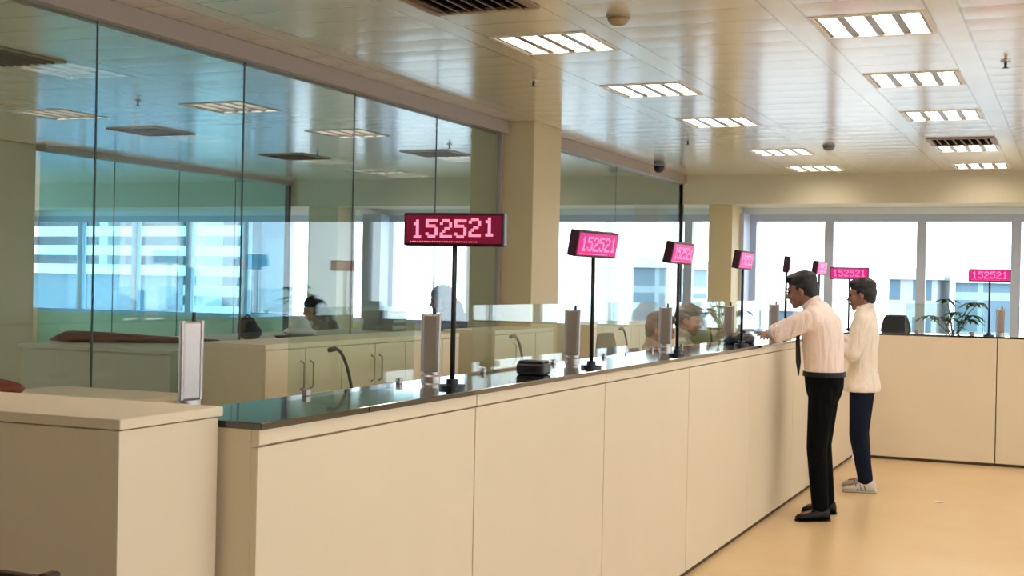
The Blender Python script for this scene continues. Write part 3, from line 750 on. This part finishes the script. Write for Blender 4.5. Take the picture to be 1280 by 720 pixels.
    for s in (-1, 1):
        bm = NB(); ell(bm, H(.083, s*.030, .002), (.010, .013, .007), rot, 12, 8); obj('eye', bm, EYEM, t, smooth=True)
        bm = NB(); capsule(bm, H(.090, s*.018, .022), H(.082, s*.046, .020), .004, .003, 8, 2); obj('eyebrow', bm, hair, t, smooth=True)
    # shoes
    for an, yaw in P['feet']:
        a = Vector(an); f = Vector((math.cos(yaw), math.sin(yaw), 0)); s = Vector((-f.y, f.x, 0)); g = P.get('ground', 0); sh = thing_part = None
        fk = P.get('footk', 1)
        def ring(d, hw, z0, z1): return (Vector((a.x, a.y, g)) + f*d*fk + Vector((0, 0, (z0+z1)/2)), s*hw, Vector((0, 0, (z1-z0)/2)))
        bm = NB(); loft(bm, [ring(-.085, .018, .012, .05), ring(-.075, .032, .006, .085), ring(-.03, .037, .006, .098), ring(.03, .038, .006, .085), ring(.08, .044, .006, .062), ring(.13, .044, .006, .05), ring(.165, .036, .008, .042), ring(.185, .016, .012, .030)], True, 20)
        so = obj('shoe', bm, shoe, t, smooth=True)
        bm = NB(); loft(bm, [ring(d, hw, 0, .014) for d, hw in ((-.09, .02), (-.078, .035), (-.03, .038), (.03, .040), (.08, .047), (.13, .047), (.168, .038), (.19, .016))], True, 8)
        obj('sole', bm, P.get('solemat', shoe), so)
        if P.get('stripes'):
            for k, sg in ((0, -1), (1, -1), (2, -1), (0, 1), (1, 1), (2, 1)):
                    d = .0+.03*k; bm = NB()
                    c = Vector((a.x, a.y, g)) + f*d + s*sg*.039; tube(bm, [c+Vector((0, 0, .02)), c+f*.012-s*sg*.006+Vector((0, 0, .06))], .005, 6)
                    obj('stripe', bm, SHOES, so)
    return t
# man 1: leaning on the counter
P1 = dict(head=(.118, 0, 1.497), hpitch=.22, neck=(.035, 0, 1.395),
    torso=[(-.045, .86, .118, .150), (-.042, .93, .128, .158), (-.040, 1.00, .128, .158), (-.032, 1.10, .133, .165), (-.028, 1.20, .136, .178), (-.022, 1.29, .120, .185), (.002, 1.355, .085, .150), (.018, 1.385, .06, .09)],
    arms=[((.012, .178, 1.318), (.228, .225, 1.216), (.262, .005, 1.185)), ((.015, -.175, 1.320), (.262, -.235, 1.212), (.335, .02, 1.205))],
    hands=[((.262, .0, 1.183), (.05, -1, -.02), (0, 0, -1), (1, 0, 0), .3), ((.335, .035, 1.205), (-.15, 1, -.08), (0, 0, -1), (1, 0, 0), .35)],
    legs=[((-.045, .082, .84), (-.022, .105, .47), (-.060, .155, .10)), ((-.045, -.082, .84), (-.015, -.10, .47), (-.050, -.13, .10))],
    feet=[((-.055, .165, .08), .55), ((-.045, -.14, .08), .10)], waist=(-.042, .952, .130, .160), shirt_from=1, belt=True, sleeve=.60, thigh=.090, up=.074, lo=.066, footk=.84)
man1 = person('man in pinkish shirt and black trousers leaning on the counter', (-1.585, 8.85, 0), PI, P1, SKIN, SHIRT1, TROU1, HAIRM, SHOE1, vox=.006)
bm = NB()
pts = [(.105, .03, 1.355), (.125, .035, 1.28), (.130, .04, 1.16), (.122, .045, 1.02), (.118, .045, .93)]
for p, w in zip(pts, (.012, .02, .026, .032, .006)): pass
vs = [[bm.verts.new((p[0]+dx, p[1]+s*w, p[2])) for dx, s in ((-.4*w, -1), (.004+.3*w, 0), (.4*w, .6), (-.5*w, 0))] for p, w in zip(pts, (.014, .020, .026, .032, .004))]
for a, b in zip(vs, vs[1:]):
    for i in range(4): bm.faces.new((a[i], a[(i+1) % 4], b[(i+1) % 4], b[i]))
bm.faces.new(vs[0]); bm.faces.new(list(reversed(vs[-1])))
obj('necktie', bm, BLACKP, man1)
# man 2
P2 = dict(head=(.022, 0, 1.472), hpitch=.10, neck=(-.012, 0, 1.355),
    torso=[(.0, .82, .108, .145), (-.0, .88, .108, .148), (.0, .97, .102, .145), (.0, 1.07, .106, .155), (-.002, 1.16, .112, .170), (-.004, 1.24, .102, .175), (-.006, 1.31, .072, .14), (-.008, 1.34, .055, .085)],
    arms=[((-.01, .170, 1.275), (.045, .215, 1.03), (.265, .165, 1.155)), ((-.01, -.170, 1.275), (.06, -.215, 1.04), (.285, -.13, 1.165))],
    hands=[((.27, .163, 1.158), (1, -.2, .10), (0, 0, -1), (0, -1, 0), .25), ((.29, -.13, 1.168), (1, .2, .06), (0, 0, -1), (0, 1, 0), .25)],
    legs=[((.0, .080, .80), (.012, .09, .43), (-.050, .11, .10)), ((.0, -.080, .80), (.025, -.09, .43), (-.010, -.12, .10))],
    feet=[((-.055, .115, .08), .10), ((-.01, -.13, .08), -.05)], waist=(.0, .90, .112, .150), shirt_from=1, hem=(.005, .745, .134, .186), sleeve=.88, thigh=.086, footk=.9, stripes=True)
person('man in loose cream shirt, navy jeans and white sneakers at the counter', (-1.49, 10.2, 0), PI, P2, SKIN, SHIRT2, JEANS, HAIRM, SHOE2, vox=.006)
# black bag on the counter under the arms
t = thing('document_bag', 'flat black bag on the counter under the forearms of the leaning man', 'bag', (-2.035, 8.50, HC), .05)
bm = NB(); loft(bm, [((0, 0, 0), (.09, 0, 0), (0, .13, 0)), ((0, 0, .012), (.10, 0, 0), (0, .14, 0)), ((.01, 0, .04), (.09, 0, 0), (0, .13, 0)), ((.01, 0, .065), (.06, 0, 0), (0, .10, 0))], True, 20)
obj('body', bm, BLACKP, t, smooth=True)
bm = NB(); tube(bm, [(.02, -.07, .055), (.03, -.05, .078), (.03, .03, .078), (.02, .06, .055)], .007); obj('handle', bm, BLACKP, t, smooth=True)
# seated figures
def seated(label, loc, rz, skin, shirt, trou, hair, lean=0, hairshape=None, hp=.2, vox=.009):
    k = lean
    P = dict(head=(.06+k*1.0, 0, 1.20-k*.25), hpitch=hp, neck=(.01+k*.85, 0, 1.09-k*.2), seated=True,
        torso=[(-.02, .52, .12, .165), (-.03, .60, .12, .16), (-.03+k*.2, .70, .115, .15), (-.02+k*.4, .82, .115, .16), (-.01+k*.6, .93, .115, .17), (.0+k*.75, 1.0, .09, .15), (.005+k*.8, 1.06-k*.15, .06, .09)],
        arms=[((.0+k*.7, .18, .97), (.12+k*.6, .23, .74), (.34+k*.3, .12, .795)), ((.0+k*.7, -.18, .97), (.12+k*.6, -.23, .74), (.34+k*.3, -.12, .795))],
        hands=[((.34+k*.3, .12, .795), (1, -.2, 0), (0, 0, -1), (0, -1, 0), .3), ((.34+k*.3, -.12, .795), (1, .2, 0), (0, 0, -1), (0, 1, 0), .3)],
        legs=[((.0, .09, .54), (.40, .12, .54), (.38, .12, .10)), ((.0, -.09, .54), (.40, -.12, .54), (.38, -.12, .10))],
        feet=[((.40, .12, .08), 0), ((.40, -.12, .08), 0)], waist=(-.02, .6, .12, .16))
    if hairshape: P['hair'] = hairshape
    return person(label, loc, rz, P, skin, shirt, trou, hair, SHOE1, vox=vox)
scarf = [((-.02, 0, .055), (.105, .09, .08)), ((-.055, 0, -.01), (.085, .09, .10)), ((-.10, 0, -.12), (.085, .10, .12)), ((-.13, 0, -.22), (.09, .12, .10))]
def scaled(o, k): o.scale = (k, k, k)
scaled(seated('person with dark hair and dark clothes bent over a desk behind the glass', (-6.85, 11.35, 0), math.radians(200), SKIN2, NAVYC, NAVYC, HAIRM, .10, scarf), 1.03)
office_chair('charcoal office chair of the dark-haired person bent over a desk', (-6.80, 11.37, 0), math.radians(200), .45, .9)
scaled(seated('person in slate blue with covered head, just left of the nearest display pole', (-5.70, 11.82, 0), math.radians(200), SKIN2, GREYC, NAVYC, GREYC, .06, scarf), 1.12)
office_chair('charcoal office chair of the person in slate blue', (-5.66, 11.84, 0), math.radians(200), .50, .95)
for (x, y, l) in [(-7.75, 11.2, 'cream office desk behind the glass in front of the dark-haired person'), (-6.46, 11.65, 'cream office desk behind the glass in front of the person in slate blue')]:
    t = thing('office_desk', l, 'desk', (x, y, 0)); zt = .76
    obj('desktop', B(.04, .38, -.6, .7, zt-.03, zt, bev=.002), LAM2, t)
    for yy in (-.58, .64): obj('side_panel', B(.06, .36, yy, yy+.04, 0, zt-.03), LAM2, t)
seated('teller in a pale pink top with brown hair, behind the third number display', (-2.80, 9.0, 0), 0, SKIN2, PINKC, NAVYC, HAIRB, .02)
office_chair('grey office chair of the teller in the pale pink top', (-2.86, 9.0, 0), 0, .45, 1.16, CHAIRG)
scaled(seated('teller in light beige top, left of the fourth display pole', (-2.92, 10.15, 0), 0, SKIN2, BEIGEC, NAVYC, HAIRM, .02), 1.04)
office_chair('charcoal office chair of the teller in the beige top', (-3.03, 10.15, 0), 0, .47, 1.0)

# ------------------------------------------------------------------ outside
def facade_mat(name, wall, glassc, sx, sz, fx=.6, fz=.6):
    m = mat(name, wall, .6); nt = m.node_tree; p = nt.nodes['Principled BSDF']; tc = nt.nodes['Texture Coordinate']
    sp = nt.nodes.new('ShaderNodeSeparateXYZ'); nt.links.new(tc.outputs['Object'], sp.inputs[0])
    def cell(o, per, fr):
        a = nt.nodes.new('ShaderNodeMath'); a.operation = 'FLOORED_MODULO'; a.inputs[1].default_value = per; nt.links.new(o, a.inputs[0])
        b = nt.nodes.new('ShaderNodeMath'); b.operation = 'LESS_THAN'; b.inputs[1].default_value = per*fr; nt.links.new(a.outputs[0], b.inputs[0]); return b.outputs[0]
    mu = nt.nodes.new('ShaderNodeMath'); mu.operation = 'MULTIPLY'
    nt.links.new(cell(sp.outputs[0], sx, fx), mu.inputs[0]); nt.links.new(cell(sp.outputs[2], sz, fz), mu.inputs[1])
    mx = nt.nodes.new('ShaderNodeMix'); mx.data_type = 'RGBA'; mx.inputs[6].default_value = wall; mx.inputs[7].default_value = glassc
    nt.links.new(mu.outputs[0], mx.inputs[0]); nt.links.new(mx.outputs[2], p.inputs['Base Color'])
    return m
FA1 = facade_mat('tower_curtain_wall', srgb(140, 165, 175), srgb(92, 122, 140), 3.0, 3.4, .85, .8)
FA2 = facade_mat('office_block_facade', srgb(150, 160, 165), srgb(70, 100, 120), 2.6, 3.2, .6, .55)
CONC = mat('pale_concrete', srgb(205, 215, 215), .8, noise=.05)
DCON = mat('blue_grey_cladding', srgb(80, 100, 112), .8)  # even blue-grey of the slatted core and the stair block
o = struct('ground_outside', B(-200, 120, 17.5, 320, -12.5, -12), mat('street_ground', srgb(150, 150, 148), .9, noise=.1, nscale=.05)); 
def bld(label, x, y, w, d, h, m):
    t = thing('office_building', label, 'building', (x, y, -12))
    obj('tower', B(-w/2, w/2, 0, d, 0, 12+h), m, t)
    obj('roof_parapet', B(-w/2-.4, w/2+.4, -.4, d+.4, 12+h, 12+h+1), CONC, t)
bld('bluish glass tower outside the far windows, between the man in jeans and the plant', -7.6, 120, 4.6, 12, 2.4, FA1)
bld('hazy block outside the far windows behind the leaning man', -13.2, 118, 4.0, 12, 2.6, FA2)
bld('grey block outside the far windows behind the rightmost number display', -.8, 112, 2.6, 12, 1.6, FA2)
bld('blue-green glass building outside, seen through the glass wall right of the square column', -41.0, 125, 8.2, 14, 3.4, FA1)
bld('pale low building outside at the left of the square column view', -30, 130, 12, 12, -.6, FA2)
# slatted parking building seen on the left through two glass walls
t = thing('slatted_building', 'pale building with horizontal slats outside the far windows at the left', 'building', (-27.0, 36, -12), math.radians(-7))
obj('core', B(-14, 1.9, 1.2, 2.6, 0, 22), DCON, t)
for k in range(18): obj('slat', B(-14.2, 2.1, 0, .35, 9.6+k*.66, 9.6+k*.66+.34), CONC, t)
for k in range(4): obj('pier', B(-14+k*4.6, -13.6+k*4.6, .35, 1.2, 0, 22), CONC, t)
t = thing('stair_block', 'teal grey block outside in front of the slatted building', 'building', (-27.5, 30, -12))
obj('shaft', B(-2.6, 2.4, 0, 3, 0, 13.55), DCON, t); obj('lid', B(-2.8, 2.6, -.2, 3.2, 13.55, 13.75), CONC, t)
